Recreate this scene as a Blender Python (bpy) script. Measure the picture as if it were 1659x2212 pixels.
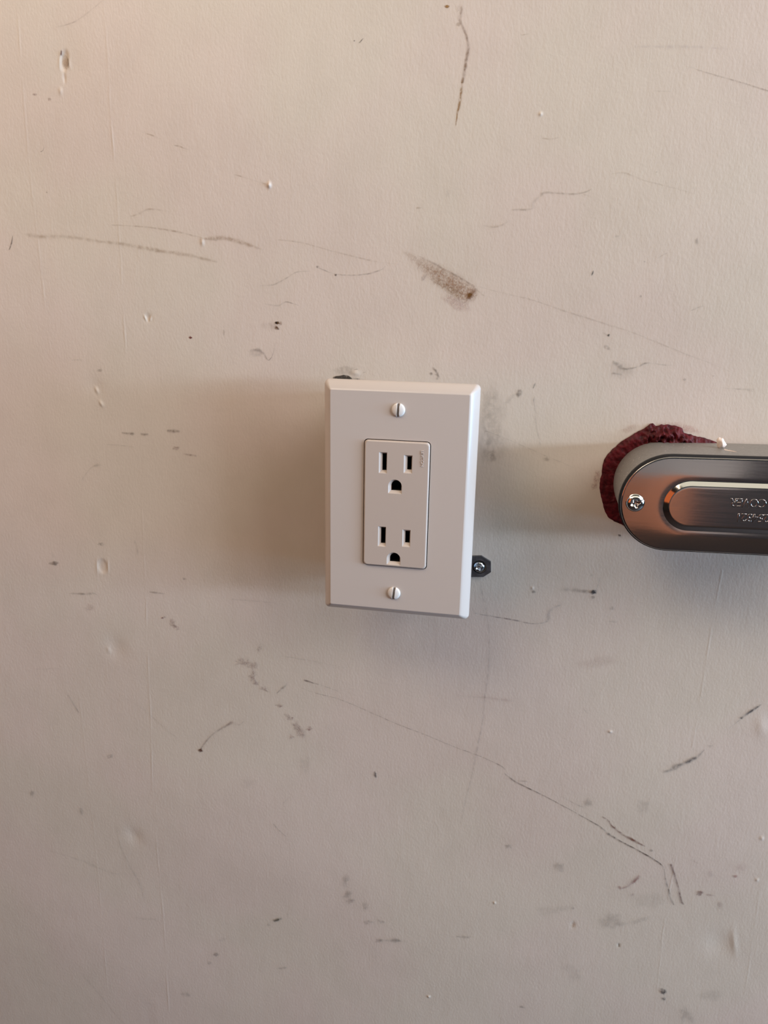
import bpy, bmesh, math, random
import numpy as np
from mathutils import Vector, Matrix, noise

random.seed(7)
for o in list(bpy.data.objects):
    bpy.data.objects.remove(o)
SC = bpy.context.scene
COL = SC.collection

# ------------------------------------------------------------------ camera
Z0 = 1.10            # height of the outlet centre above the floor
H = 0.046            # how far the outlet plate stands off the wall
FPX = 1656.98
CR = Vector((0.98244408, 0.18568791, 0.01798958))      # camera right
CF = Vector((-0.17387175, 0.94632383, -0.27246987))    # camera forward
CU = Vector((-0.06761833, 0.26455853, 0.96199613))     # camera up
CP = Vector((0.0624646, -H - 0.3746426, Z0 + 0.1037378))
cam_d = bpy.data.cameras.new('camera')
cam_d.sensor_fit = 'VERTICAL'
cam_d.sensor_height = 24.0
cam_d.lens = FPX / 2212.0 * 24.0
cam_d.clip_start = 0.01
cam = bpy.data.objects.new('camera', cam_d)
COL.objects.link(cam)
cam.matrix_world = Matrix(((CR.x, CU.x, -CF.x, CP.x), (CR.y, CU.y, -CF.y, CP.y),
                           (CR.z, CU.z, -CF.z, CP.z), (0, 0, 0, 1)))
SC.camera = cam


def at(px, py, Y=0.0):
    """point seen at a photo pixel on the vertical plane y = Y"""
    d = CF + CR * ((px - 829.5) / FPX) - CU * ((py - 1106.0) / FPX)
    t = (Y - CP.y) / d.y
    return CP + d * t


# ------------------------------------------------------------------ light
world = bpy.data.worlds.new('world')
SC.world = world
world.use_nodes = True
wn = world.node_tree
bg = wn.nodes['Background']
bg.inputs['Color'].default_value = (1.0, 0.80, 0.62, 1)
bg.inputs['Strength'].default_value = 0.02


def area(name, loc, target, sx, sy, power, col, spread=180):
    l = bpy.data.lights.new(name, 'AREA')
    l.shape = 'RECTANGLE'
    l.size = sx
    l.size_y = sy
    l.energy = power
    l.color = col
    l.spread = math.radians(spread)
    o = bpy.data.objects.new(name, l)
    COL.objects.link(o)
    o.location = loc
    o.rotation_euler = (Vector(target) - Vector(loc)).to_track_quat('-Z', 'Y').to_euler()
    return o


# low daylight far along on the right, grazing this wall
area('horizon_daylight', (2.55, -0.9, Z0 + 0.26), (0, -0.3, Z0 + 0.05), 1.4, 0.16, 54.00, (0.660, 0.800, 1.000))
area('doorway_daylight', (2.55, -0.36, Z0 + -0.05), (0, -0.36, Z0 + 0), 0.62, 0.5, 38.00, (0.270, 0.600, 1.000))
# window high on the right
area('side_window', (1.1, -0.6, Z0 + 0.8), (0, -0.1, Z0 + 0.15), 0.8, 0.8, 12.60, (1.000, 0.960, 0.980))
# added warm fills from above, no fixtures: they lift the upper wall
area('top_left_fill', (-0.45, -0.45, Z0 + 0.65), (-0.2, -0.1, Z0 + 0.1), 0.7, 0.3, 3.10, (1.000, 0.790, 0.600))
area('top_fill', (0, -0.5, Z0 + 0.7), (0, -0.1, Z0 + 0.1), 1.2, 0.4, 1.70, (1.000, 0.970, 0.800))
# warm light spilling from the far side of the room
area('room_spill', (-1.5, -1.6, Z0 + 0.3), (0, -0.1, Z0 + 0.1), 1.2, 1.2, 3.60, (1.000, 0.220, 0.060))
# added light on the far wall, brightens what the steel cover reflects
area('far_wall_fill', (1.6, -1.6, 1.9), (0.75, -3.2, 0.35), 0.4, 0.4, 12, (1.0, 0.93, 0.85), 70)

SC.view_settings.view_transform = 'Standard'
SC.view_settings.look = 'None'
SC.view_settings.gamma = 1
SC.view_settings.use_curve_mapping = False
SC.view_settings.exposure = 0.0


# ------------------------------------------------------------------ materials
def mat(name, base, rough=0.5, metal=0.0, spec=0.5, coat=0.0):
    m = bpy.data.materials.new(name)
    m.use_nodes = True
    b = m.node_tree.nodes['Principled BSDF']
    b.inputs['Base Color'].default_value = (*base, 1)
    b.inputs['Roughness'].default_value = rough
    b.inputs['Metallic'].default_value = metal
    b.inputs['Specular IOR Level'].default_value = spec
    b.inputs['Coat Weight'].default_value = coat
    return m


def nd(m, t, **kw):
    n = m.node_tree.nodes.new(t)
    for k, v in kw.items():
        setattr(n, k, v)
    return n


def lk(m, a, b):
    m.node_tree.links.new(a, b)


def mapped_noise(m, scale, detail=2.0, rough=0.5, nscale=1.0):
    tc = nd(m, 'ShaderNodeTexCoord')
    mp = nd(m, 'ShaderNodeMapping')
    mp.inputs['Scale'].default_value = scale
    n = nd(m, 'ShaderNodeTexNoise')
    n.inputs['Scale'].default_value = nscale
    n.inputs['Detail'].default_value = detail
    n.inputs['Roughness'].default_value = rough
    lk(m, tc.outputs['Object'], mp.inputs['Vector'])
    lk(m, mp.outputs['Vector'], n.inputs['Vector'])
    return n


def ramp(m, src, p0, c0, p1, c1):
    r = nd(m, 'ShaderNodeValToRGB')
    r.color_ramp.elements[0].position = p0
    r.color_ramp.elements[0].color = (*c0, 1)
    r.color_ramp.elements[1].position = p1
    r.color_ramp.elements[1].color = (*c1, 1)
    lk(m, src, r.inputs['Fac'])
    return r


def mixc(m, fac, a, b, mode='MIX'):
    x = nd(m, 'ShaderNodeMix', data_type='RGBA', blend_type=mode)
    if isinstance(fac, float):
        x.inputs[0].default_value = fac
    else:
        lk(m, fac, x.inputs[0])
    for v, i in ((a, 6), (b, 7)):
        if isinstance(v, tuple):
            x.inputs[i].default_value = (*v, 1)
        else:
            lk(m, v, x.inputs[i])
    return x.outputs[2]


def stipple(m):
    """roller stipple of the wall paint"""
    n1 = mapped_noise(m, (820, 400, 400), 2.0, 0.55)
    n2 = mapped_noise(m, (170, 90, 90), 1.0, 0.5)
    ad = nd(m, 'ShaderNodeMath', operation='MULTIPLY_ADD')
    lk(m, n2.outputs['Fac'], ad.inputs[0])
    ad.inputs[1].default_value = 0.9
    lk(m, n1.outputs['Fac'], ad.inputs[2])
    b = nd(m, 'ShaderNodeBump')
    b.inputs['Strength'].default_value = 1.0
    b.inputs['Distance'].default_value = 0.000095
    lk(m, ad.outputs[0], b.inputs['Height'])
    lk(m, b.outputs['Normal'], m.node_tree.nodes['Principled BSDF'].inputs['Normal'])


def wall_colour(m):
    n = mapped_noise(m, (9, 9, 9), 2.0, 0.5)
    r = ramp(m, n.outputs['Fac'], 0.42, (0.648, 0.570, 0.474), 0.58, (0.658, 0.560, 0.478))
    n2 = mapped_noise(m, (42, 42, 34), 4.0, 0.6)
    r2 = ramp(m, n2.outputs['Fac'], 0.30, (0.955, 0.955, 0.95), 0.60, (1, 1, 1))
    return mixc(m, 1.0, r.outputs['Color'], r2.outputs['Color'], 'MULTIPLY')


M = {}
m = M['wall'] = mat('wall_paint', (0.65, 0.56, 0.48), 0.48, 0, 0.35)
stipple(m)
lk(m, wall_colour(m), m.node_tree.nodes['Principled BSDF'].inputs['Base Color'])


def mark_mat(name, speckle):
    m = mat(name, (0.3, 0.2, 0.1), 0.55, 0, 0.2)
    stipple(m)
    b = m.node_tree.nodes['Principled BSDF']
    a = nd(m, 'ShaderNodeAttribute', attribute_name='mark')
    lk(m, a.outputs['Color'], b.inputs['Base Color'])
    if speckle:
        n = mapped_noise(m, (1500, 900, 900), 3.0, 0.7)
        r = ramp(m, n.outputs['Fac'], 0.40, (0.12,) * 3, 0.62, (1.2,) * 3)
    else:
        n = mapped_noise(m, (380, 300, 300), 4.0, 0.65)
        r = ramp(m, n.outputs['Fac'], 0.36, (0.18,) * 3, 0.60, (1.15,) * 3)
    mu = nd(m, 'ShaderNodeMath', operation='MULTIPLY', use_clamp=True)
    lk(m, a.outputs['Alpha'], mu.inputs[0])
    lk(m, r.outputs['Color'], mu.inputs[1])
    lk(m, mu.outputs[0], b.inputs['Alpha'])
    return m


M['mark'] = mark_mat('scuff_marks', False)
M['speckle'] = mark_mat('speckled_stains', True)

m = M['plastic'] = mat('white_plastic', (0.585, 0.515, 0.46), 0.26, 0, 0.5)
n = mapped_noise(m, (900, 900, 900), 2.0)
b_ = nd(m, 'ShaderNodeBump')
b_.inputs['Strength'].default_value = 0.15
b_.inputs['Distance'].default_value = 0.00004
lk(m, n.outputs['Fac'], b_.inputs['Height'])
lk(m, b_.outputs['Normal'], m.node_tree.nodes['Principled BSDF'].inputs['Normal'])
M['face'] = mat('receptacle_plastic', (0.55, 0.465, 0.40), 0.32, 0, 0.5)
M['screw_white'] = mat('painted_screw', (0.78, 0.74, 0.69), 0.22, 0, 0.6)
M['screw_slot'] = mat('screw_slot_grey', (0.30, 0.27, 0.25), 0.5, 0.3)
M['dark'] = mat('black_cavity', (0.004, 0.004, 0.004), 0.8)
M['brass'] = mat('brass_contact', (0.55, 0.24, 0.05), 0.35, 1.0)

m = M['zinc'] = mat('galvanised_steel', (0.16, 0.165, 0.17), 0.45, 0.85)
n = mapped_noise(m, (260, 260, 260), 3.0)
r = ramp(m, n.outputs['Fac'], 0.35, (0.13, 0.13, 0.135), 0.65, (0.21, 0.21, 0.22))
lk(m, r.outputs['Color'], m.node_tree.nodes['Principled BSDF'].inputs['Base Color'])
M['screw_zinc'] = mat('bright_zinc_screw', (0.62, 0.66, 0.70), 0.16, 1.0)

# dull cast aluminium with light plaster dust specks
m = M['cast'] = mat('cast_aluminium', (0.34, 0.325, 0.30), 0.5, 0.55)
n = mapped_noise(m, (700, 700, 700), 3.0, 0.6)
v = nd(m, 'ShaderNodeTexVoronoi')
v.inputs['Scale'].default_value = 420
v.inputs['Randomness'].default_value = 1.0
tc = nd(m, 'ShaderNodeTexCoord')
lk(m, tc.outputs['Object'], v.inputs['Vector'])
rv = ramp(m, v.outputs['Distance'], 0.10, (1, 1, 1), 0.17, (0, 0, 0))
n3 = mapped_noise(m, (130, 130, 130), 2.0)
r3 = ramp(m, n3.outputs['Fac'], 0.50, (0, 0, 0), 0.62, (1, 1, 1))
mu = nd(m, 'ShaderNodeMath', operation='MULTIPLY')
lk(m, rv.outputs['Color'], mu.inputs[0])
lk(m, r3.outputs['Color'], mu.inputs[1])
base = ramp(m, n.outputs['Fac'], 0.3, (0.29, 0.28, 0.26), 0.7, (0.37, 0.355, 0.33))
lk(m, mixc(m, mu.outputs[0], base.outputs['Color'], (0.85, 0.78, 0.7)),
   m.node_tree.nodes['Principled BSDF'].inputs['Base Color'])

# smooth stamped steel, faintly brushed along its length
m = M['steel'] = mat('stamped_steel', (0.55, 0.52, 0.50), 0.22, 1.0)
n = mapped_noise(m, (40, 1500, 1500), 3.0)
r = ramp(m, n.outputs['Fac'], 0.3, (0.085,) * 3, 0.7, (0.125,) * 3)
lk(m, r.outputs['Color'], m.node_tree.nodes['Principled BSDF'].inputs['Roughness'])
n = mapped_noise(m, (300, 900, 900), 4.0)
b_ = nd(m, 'ShaderNodeBump')
b_.inputs['Strength'].default_value = 0.2
b_.inputs['Distance'].default_value = 0.00002
lk(m, n.outputs['Fac'], b_.inputs['Height'])
lk(m, b_.outputs['Normal'], m.node_tree.nodes['Principled BSDF'].inputs['Normal'])
M['chrome'] = mat('bright_plated_screw', (0.80, 0.78, 0.75), 0.12, 1.0)
M['gasket'] = mat('black_rubber', (0.006, 0.006, 0.007), 0.75)

m = M['red'] = mat('dark_red_sealant', (0.08, 0.006, 0.009), 0.5, 0, 0.25)
n = mapped_noise(m, (420, 420, 420), 4.0, 0.6)
r = ramp(m, n.outputs['Fac'], 0.35, (0.040, 0.002, 0.004), 0.68, (0.125, 0.009, 0.014))
lk(m, r.outputs['Color'], m.node_tree.nodes['Principled BSDF'].inputs['Base Color'])
b_ = nd(m, 'ShaderNodeBump')
b_.inputs['Strength'].default_value = 0.8
b_.inputs['Distance'].default_value = 0.0005
lk(m, n.outputs['Fac'], b_.inputs['Height'])
lk(m, b_.outputs['Normal'], m.node_tree.nodes['Principled BSDF'].inputs['Normal'])
M['plaster'] = mat('plaster_crumb', (0.86, 0.74, 0.66), 0.8)
M['room'] = mat('room_wall_paint', (0.26, 0.235, 0.225), 0.7)
M['ceil'] = mat('ceiling_paint', (0.72, 0.68, 0.62), 0.8)
m = M['wood'] = mat('orange_brown_panel_wood', (0.34, 0.13, 0.07), 0.4)  # for the added panel that turns the cover's reflection orange
n = mapped_noise(m, (60, 60, 3), 4.0)
r = ramp(m, n.outputs['Fac'], 0.3, (0.30, 0.11, 0.055), 0.7, (0.46, 0.19, 0.11))
lk(m, r.outputs['Color'], m.node_tree.nodes['Principled BSDF'].inputs['Base Color'])
M['dark_panel'] = mat('dark_reflection_panel', (0.025, 0.022, 0.025), 0.8)  # near-black, for added panels that darken the cover's reflection
m = M['floor'] = mat('brown_floor', (0.16, 0.10, 0.07), 0.6)
n = mapped_noise(m, (3, 30, 3), 4.0)
r = ramp(m, n.outputs['Fac'], 0.3, (0.025, 0.018, 0.015), 0.7, (0.05, 0.034, 0.028))
lk(m, r.outputs['Color'], m.node_tree.nodes['Principled BSDF'].inputs['Base Color'])


# ------------------------------------------------------------------ mesh helpers
class MB:
    """collects vertices and faces of ONE object"""

    def __init__(s):
        s.v, s.f, s.mi, s.sm = [], [], [], []

    def add(s, vs, fs, mi=0, smooth=True):
        k = len(s.v)
        s.v.extend([tuple(v) for v in vs])
        for f in fs:
            s.f.append(tuple(i + k for i in f))
            s.mi.append(mi)
            s.sm.append(smooth)

    def loft(s, loops, mi=0, smooth=True, closed=True, cap=None):
        n = len(loops[0])
        vs = [v for l in loops for v in l]
        fs = []
        for j in range(len(loops) - 1):
            for i in range(n if closed else n - 1):
                a, b = j * n + i, j * n + (i + 1) % n
                fs.append((a, b, b + n, a + n))
        s.add(vs, fs, mi, smooth)
        if cap == 'end' or cap == 'both':
            s.add(loops[-1], [tuple(range(n))], mi, False)
        if cap == 'start' or cap == 'both':
            s.add(loops[0], [tuple(reversed(range(n)))], mi, False)

    def box(s, a, b, mi=0):
        x0, y0, z0 = a
        x1, y1, z1 = b
        vs = [(x, y, z) for x in (x0, x1) for y in (y0, y1) for z in (z0, z1)]
        s.add(vs, [(0, 1, 3, 2), (4, 6, 7, 5), (0, 4, 5, 1), (2, 3, 7, 6), (0, 2, 6, 4), (1, 5, 7, 3)], mi, False)

    def build(s, name, mats, parent=None, loc=None, fix=True):
        me = bpy.data.meshes.new(name)
        me.from_pydata(s.v, [], s.f)
        for x in (mats if isinstance(mats, list) else [mats]):
            me.materials.append(x)
        me.polygons.foreach_set('material_index', s.mi)
        me.polygons.foreach_set('use_smooth', s.sm)
        if fix:
            bm = bmesh.new()
            bm.from_mesh(me)
            bmesh.ops.recalc_face_normals(bm, faces=bm.faces)
            bm.to_mesh(me)
            bm.free()
        me.update()
        o = bpy.data.objects.new(name, me)
        COL.objects.link(o)
        if loc is not None:
            o.location = loc
            for v in me.vertices:
                v.co -= Vector(loc)
        if parent is not None:
            o.parent = parent
            o.matrix_parent_inverse = Matrix.Translation(-world_loc(parent))
        return o


def world_loc(o):
    p = Vector((0, 0, 0))
    while o is not None:
        p = p + Vector(o.location)
        pi = o.matrix_parent_inverse.translation
        p = p + pi
        o = o.parent
    return p


def thing(name, label, cat, loc, group=None):
    o = bpy.data.objects.new(name, None)
    o.empty_display_size = 0.02
    COL.objects.link(o)
    o.location = loc
    o['label'] = label
    o['category'] = cat
    if group:
        o['group'] = group
    return o


def rrect(x0, x1, z0, z1, r, y, n=8):
    """rounded rectangle loop in a plane of constant y"""
    out = []
    for cx, cz, a0 in ((x1 - r, z1 - r, 0), (x0 + r, z1 - r, 90), (x0 + r, z0 + r, 180), (x1 - r, z0 + r, 270)):
        for k in range(n + 1):
            a = math.radians(a0 + 90 * k / n)
            out.append((cx + r * math.cos(a), y, cz + r * math.sin(a)))
    return out


def circle(cx, cz, r, y, n=40, ph=0):
    return [(cx + r * math.cos(2 * math.pi * k / n + ph), y, cz + r * math.sin(2 * math.pi * k / n + ph)) for k in range(n)]


def plate_with_holes(mb, outer, holes, mi=0):
    """flat face between an outer loop and hole loops (all in one plane)"""
    bm = bmesh.new()
    eds = []
    for lp in [outer] + holes:
        vs = [bm.verts.new(p) for p in lp]
        for i in range(len(vs)):
            eds.append(bm.edges.new((vs[i], vs[(i + 1) % len(vs)])))
    bmesh.ops.triangle_fill(bm, use_beauty=True, use_dissolve=False, edges=eds, normal=(0, -1, 0))
    bm.verts.index_update()
    mb.add([v.co[:] for v in bm.verts], [[v.index for v in f.verts] for f in bm.faces], mi, False)
    bm.free()


def text_mesh(name, body, size, depth, material, parent, origin, xdir, ydir, align='LEFT', bevel=0.0):
    """raised lettering lying in the plane of xdir and ydir at origin"""
    cu = bpy.data.curves.new(name, 'FONT')
    cu.body = body
    cu.size = size
    cu.extrude = depth
    cu.bevel_depth = bevel
    cu.bevel_resolution = 2
    cu.offset = 0.0
    cu.align_x = align
    cu.align_y = 'CENTER'
    cu.resolution_u = 6
    tmp = bpy.data.objects.new(name + '_tmp', cu)
    COL.objects.link(tmp)
    dg = bpy.context.evaluated_depsgraph_get()
    me = bpy.data.meshes.new_from_object(tmp.evaluated_get(dg))
    bpy.data.objects.remove(tmp)
    xd = Vector(xdir).normalized()
    yd = Vector(ydir).normalized()
    zd = xd.cross(yd).normalized()
    R = Matrix((xd, yd, zd)).transposed()
    for v in me.vertices:
        v.co = R @ v.co + Vector(origin)
    me.materials.clear()
    me.materials.append(material)
    me.name = name
    o = bpy.data.objects.new(name, me)
    COL.objects.link(o)
    if parent is not None:
        o.parent = parent
        o.matrix_parent_inverse = Matrix.Translation(-world_loc(parent))
    return o


# ------------------------------------------------------------------ wall with dents
def W(px, py):
    p = at(px, py, 0.0)
    return p.x, p.z


PX = 0.000265   # metres of wall per photo pixel, about
dents = []      # (x, z, rx, rz, amp, rot, kind)


def dent(px, py, rx, rz, amp_mm, rot=0.0, kind='g'):
    x, z = W(px, py)
    dents.append((x, z, rx * PX, rz * PX, amp_mm * 0.001, math.radians(rot), kind))


# negative = pushed into the wall, positive = standing proud
dent(140, 133, 52, 60, -0.35)
dent(139, 131, 8.5, 18, -0.7, -12, 'b')
dent(129, 134, 3, 13, 0.22, -10)
dent(150, 138, 3, 12, 0.15, 12)
dent(139, 168, 3, 8, -0.35)
dent(131, 197, 4, 6, 0.30)
dent(582, 400, 3.5, 5.0, 0.95, 0)
dent(320, 687, 8, 8, -0.5)
dent(314, 687, 2.5, 6, 0.45, 20)
dent(325, 689, 2.5, 5, 0.40, -25)
dent(437, 523, 3.5, 6, 0.45)
dent(207, 835, 20, 24, -0.35, 30)
dent(209, 843, 4, 7, 0.45, 20)
dent(219, 872, 4, 7, 0.45, 30)
dent(222, 1223, 11, 17, -0.55, -3, 'b')
dent(210, 1224, 2.5, 17, 0.22, -3)
dent(234, 1223, 2.5, 15, 0.22, -3)
dent(250, 1398, 24, 30, -0.45, 20)
dent(234, 1404, 6, 9, 0.2, 10)
dent(290, 1806, 22, 26, -0.5, 25)
dent(327, 2182, 20, 14, -0.5, -35)
dent(1556, 2040, 30, 36, -0.5, 20)
dent(1586, 2036, 7, 34, 0.30, 12)
dent(1646, 1572, 14, 24, 0.3, 10)
dent(1660, 1560, 10, 20, -0.2, 10)
dent(1237, 1998, 5, 8, -0.4, 0)
dent(1336, 2042, 3, 5, -0.3, 0)
dent(926, 2152, 3.5, 3.5, 0.5)
dent(1068, 1950, 3, 3.5, 0.35)
dent(1318, 1580, 4, 3, 0.4)
dent(1168, 246, 3, 3, 0.4)
dent(1635, 1900, 3.5, 4, 0.3)
dent(1645, 1810, 4, 5, 0.3)
dent(1150, 1270, 3, 3, 0.25)
dent(768, 806, 9, 5, 0.35, 0)
dent(75, 2180, 26, 30, -0.3, 20)


def hfun(x, z):
    """height of the wall surface towards the room"""
    h = np.zeros_like(x)
    for (cx, cz, rx, rz, a, rot, kind) in dents:
        c, s = math.cos(rot), math.sin(rot)
        u = ((x - cx) * c + (z - cz) * s) / rx
        w = (-(x - cx) * s + (z - cz) * c) / rz
        q = u * u + w * w
        if kind == 'b':
            h += a * np.exp(-(q ** 2.2))
        else:
            h += a * np.exp(-q)
    # slow waviness of the plasterboard
    h += 0.00045 * np.sin(x * 23 + 1.3) * np.cos(z * 17 + 0.4) + 0.0003 * np.sin(z * 41 + x * 13)
    return h


def lines(lo, hi, base, axis):
    out = [lo]
    while out[-1] < hi:
        t = out[-1]
        s = base
        for d in dents:
            c, r = d[axis], max(d[2], d[3])
            rr = min(d[2], d[3])
            if abs(t - c) < 1.8 * r + base:
                s = min(s, max(0.00028, rr / 5))
        out.append(t + s)
    return out


xs = [-1.6, -1.0, -0.5] + lines(-0.27, 0.36, 0.002, 0) + [0.6, 1.2, 2.6]
zs = [0.0, 0.4, 0.6] + lines(Z0 - 0.42, Z0 + 0.32, 0.002, 1) + [Z0 + 0.5, 2.0, 2.6]
xs, zs = np.array(xs), np.array(zs)
GX, GZ = np.meshgrid(xs, zs)
inner = (GX > -0.3) & (GX < 0.37) & (GZ > Z0 - 0.43) & (GZ < Z0 + 0.33)
HH = np.where(inner, hfun(GX, GZ), 0.0)
nx, nz = len(xs), len(zs)
wv = np.stack([GX, -HH, GZ], -1).reshape(-1, 3)
ii = np.arange(nx * nz).reshape(nz, nx)
wq = np.stack([ii[:-1, :-1], ii[:-1, 1:], ii[1:, 1:], ii[1:, :-1]], -1).reshape(-1, 4)

# ---- marks: thin films lying on the paint, kept in the wall's own mesh
mv, mf, mm, mc = [], [], [], []
lift = [0.00006]


def h1(x, z):
    return float(hfun(np.array([x]), np.array([z]))[0])


def put(p, col, a):
    x, z = p
    mv.append((x, -(h1(x, z) + lift[0]), z))
    mc.append((*col, a * (0.84 + 0.16 * min(1.0, max(0.0, (a - 0.45) / 0.4)))))


def resample(pts, step):
    out = []
    n = len(pts)
    for i in range(n - 1):
        p0 = pts[max(i - 1, 0)]
        p1, p2 = pts[i], pts[i + 1]
        p3 = pts[min(i + 2, n - 1)]
        L = math.hypot(p2[0] - p1[0], p2[1] - p1[1])
        k = max(2, int(L / step))
        for j in range(k):
            t = j / k
            out.append(tuple(0.5 * ((2 * p1[c]) + (-p0[c] + p2[c]) * t + (2 * p0[c] - 5 * p1[c] + 4 * p2[c] - p3[c]) * t * t +
                                    (-p0[c] + 3 * p1[c] - 3 * p2[c] + p3[c]) * t ** 3) if c < 2
                             else p1[c] + (p2[c] - p1[c]) * t for c in range(4)))
    out.append(pts[-1])
    return out


SHARP = ((-1.15, 0), (-0.75, 0.25), (-0.35, 0.8), (0, 1), (0.35, 0.8), (0.75, 0.25), (1.15, 0))


def stroke(pts, col, mi=1, wob=0.6, step=3.0):
    """pts: (px, py, width in px, strength)"""
    lift[0] += 0.000002
    P = resample([tuple(map(float, p)) for p in pts], step)
    k0 = len(mv)
    n = len(P)
    sd = random.uniform(0, 100)
    for i, p in enumerate(P):
        q0, q1 = P[max(i - 1, 0)], P[min(i + 1, n - 1)]
        tx, ty = q1[0] - q0[0], q1[1] - q0[1]
        L = math.hypot(tx, ty) or 1
        nxx, nyy = -ty / L, tx / L
        wv_ = noise.noise(Vector((i * 0.22, sd, 0))) * wob
        aa = p[3] * (0.0 if i in (0, n - 1) else 1.0) * (0.85 + 0.5 * noise.noise(Vector((i * 0.3, sd, 9))))
        ww = p[2] * (1 + 0.35 * noise.noise(Vector((i * 0.35, sd, 5))))
        for off, al in SHARP:
            d = off * ww * 0.62 + wv_
            put(W(p[0] + nxx * d, p[1] + nyy * d), col, max(0.0, aa * al))
    m5 = len(SHARP)
    for i in range(n - 1):
        for j in range(m5 - 1):
            a = k0 + i * m5 + j
            mf.append((a, a + 1, a + m5 + 1, a + m5))
            mm.append(mi)


def spot(px, py, rx, ry, a, col, rot=0, mi=1, jag=0.25, soft=0.55):
    lift[0] += 0.000002
    k0 = len(mv)
    n = 20
    c, s = math.cos(math.radians(rot)), math.sin(math.radians(rot))
    sd = random.uniform(0, 100)
    put(W(px, py), col, a)
    rings = ((soft * 0.6, 1.0), (soft, 0.9), ((1 + soft) / 2, 0.5), (1.0, 0.0))
    for rr, al in rings:
        for k in range(n):
            t = 2 * math.pi * k / n
            j = 1 + jag * noise.noise(Vector((math.cos(t) * 1.7 + sd, math.sin(t) * 1.7, sd))) * 2
            u, w = rr * rx * math.cos(t) * j, rr * ry * math.sin(t) * j
            put(W(px + u * c - w * s, py + u * s + w * c), col, a * al)
    for k in range(n):
        mf.append((k0, k0 + 1 + k, k0 + 1 + (k + 1) % n))
        mm.append(mi)
    for r_ in range(len(rings) - 1):
        for k in range(n):
            a0 = k0 + 1 + r_ * n
            mf.append((a0 + k, a0 + n + k, a0 + n + (k + 1) % n, a0 + (k + 1) % n))
            mm.append(mi)


def ridge(pts, width, amp_mm):
    """a raised brush or tape line in the paint"""
    lift[0] += 0.000002
    P = resample([(x, y, 0.0, 0.0) for x, y in pts], 8.0)
    prof = ((-1, 0), (-0.5, 0.6), (0, 1), (0.5, 0.6), (1, 0))
    k0 = len(mv)
    n = len(P)
    sd = random.uniform(0, 99)
    for i, p in enumerate(P):
        q0, q1 = P[max(i - 1, 0)], P[min(i + 1, n - 1)]
        tx, ty = q1[0] - q0[0], q1[1] - q0[1]
        L = math.hypot(tx, ty) or 1
        w_ = noise.noise(Vector((i * 0.15, sd, 0))) * 1.2
        am = amp_mm * 0.0005 * (0.0 if i in (0, n - 1) else max(0.0, 0.55 + 1.5 * noise.noise(Vector((i * 0.12, sd, 3)))))
        for off, hh in prof:
            d = off * width + w_
            x, z = W(p[0] - ty / L * d, p[1] + tx / L * d)
            mv.append((x, -(h1(x, z) + 0.00001 + am * hh), z))
            mc.append((1, 1, 1, 1))
    for i in range(n - 1):
        for j in range(4):
            a = k0 + i * 5 + j
            mf.append((a, a + 1, a + 6, a + 5))
            mm.append(0)


GREY = (0.20, 0.16, 0.13)
BLACK = (0.03, 0.028, 0.026)
TAN = (0.38, 0.27, 0.17)
RUST = (0.26, 0.12, 0.045)
OCH = (0.34, 0.19, 0.07)
REDM = (0.22, 0.05, 0.045)
PINK = (0.42, 0.24, 0.21)
MAUVE = (0.32, 0.21, 0.18)

ridge([(36, -10), (52, 230), (66, 400), (76, 480), (95, 640), (110, 760)], 3, 0.14)
ridge([(222, -10), (232, 100), (240, 250), (252, 420), (258, 520), (272, 760)], 3, 0.16)
ridge([(305, 1100), (315, 1300), (325, 1560), (330, 1700), (345, 1900), (357, 2060), (366, 2215)], 2.5, 0.15)
ridge([(170, 1500), (195, 1720), (210, 1880), (222, 2000), (238, 2200)], 2.5, 0.07)
ridge([(1560, 1230), (1538, 1350), (1515, 1500), (1495, 1615)], 3, 0.12)
ridge([(1478, 1720), (1460, 1850), (1440, 1960), (1425, 2080), (1412, 2215)], 2.5, 0.10)
ridge([(1650, 1860), (1628, 2020), (1608, 2150)], 3, 0.12)

# long drip near the top and its droplet
stroke([(986, 15, 6, 0), (993, 18, 15, .55), (996, 24, 10, .5), (993, 40, 7, .5), (998, 55, 6, .5), (1005, 70, 6, .55),
        (1010, 88, 6, .5), (1012, 102, 8, .6), (1008, 125, 8, .8), (1004, 150, 8, .8), (998, 180, 7, .8)], (0.29, 0.19, 0.13))
stroke([(1002, 165, 4, 0), (998, 180, 6, .6), (996, 200, 7, .85), (992, 225, 6, .9), (988, 245, 4, .9), (985, 268, 3, .9), (984, 273, 1, 0)], OCH)
spot(965, 13, 7, 4, .9, OCH)
spot(990, 52, 7, 5, .35, TAN)
stroke([(986, 280, 2, .05), (995, 340, 2, .12), (1003, 390, 2, 0)], GREY)
# upper left
stroke([(220, 3, 3, .2), (190, 28, 4, .2), (160, 48, 4, .28), (120, 60, 3, .1)], MAUVE)
spot(75, 204, 6, 3, .5, MAUVE)
spot(107, 215, 5, 4, .4, MAUVE)
stroke([(95, 315, 2, .4), (92, 325, 2, .7), (86, 328, 4, .7)], GREY)
stroke([(785, 82, 2, .8), (778, 90, 2.5, .8), (774, 93, 2, .6)], BLACK)
spot(765, 88, 2, 2, .6, GREY)
stroke([(305, 285, 2, .05), (322, 290, 3, .4), (332, 294, 3, .35), (350, 302, 2, .1)], TAN)
stroke([(375, 314, 2, .1), (388, 316, 4, .55), (398, 320, 3, .4), (410, 325, 3, 0)], TAN)
stroke([(505, 377, 2, .05), (520, 381, 4, .5), (528, 384, 2, .2), (560, 393, 2, .1), (575, 398, 4, .4)], TAN)
stroke([(280, 468, 4, .1), (300, 462, 5, .25), (324, 452, 5, .35), (370, 457, 3, .05)], TAN)
spot(100, 415, 2, 2, .5, GREY)
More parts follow.
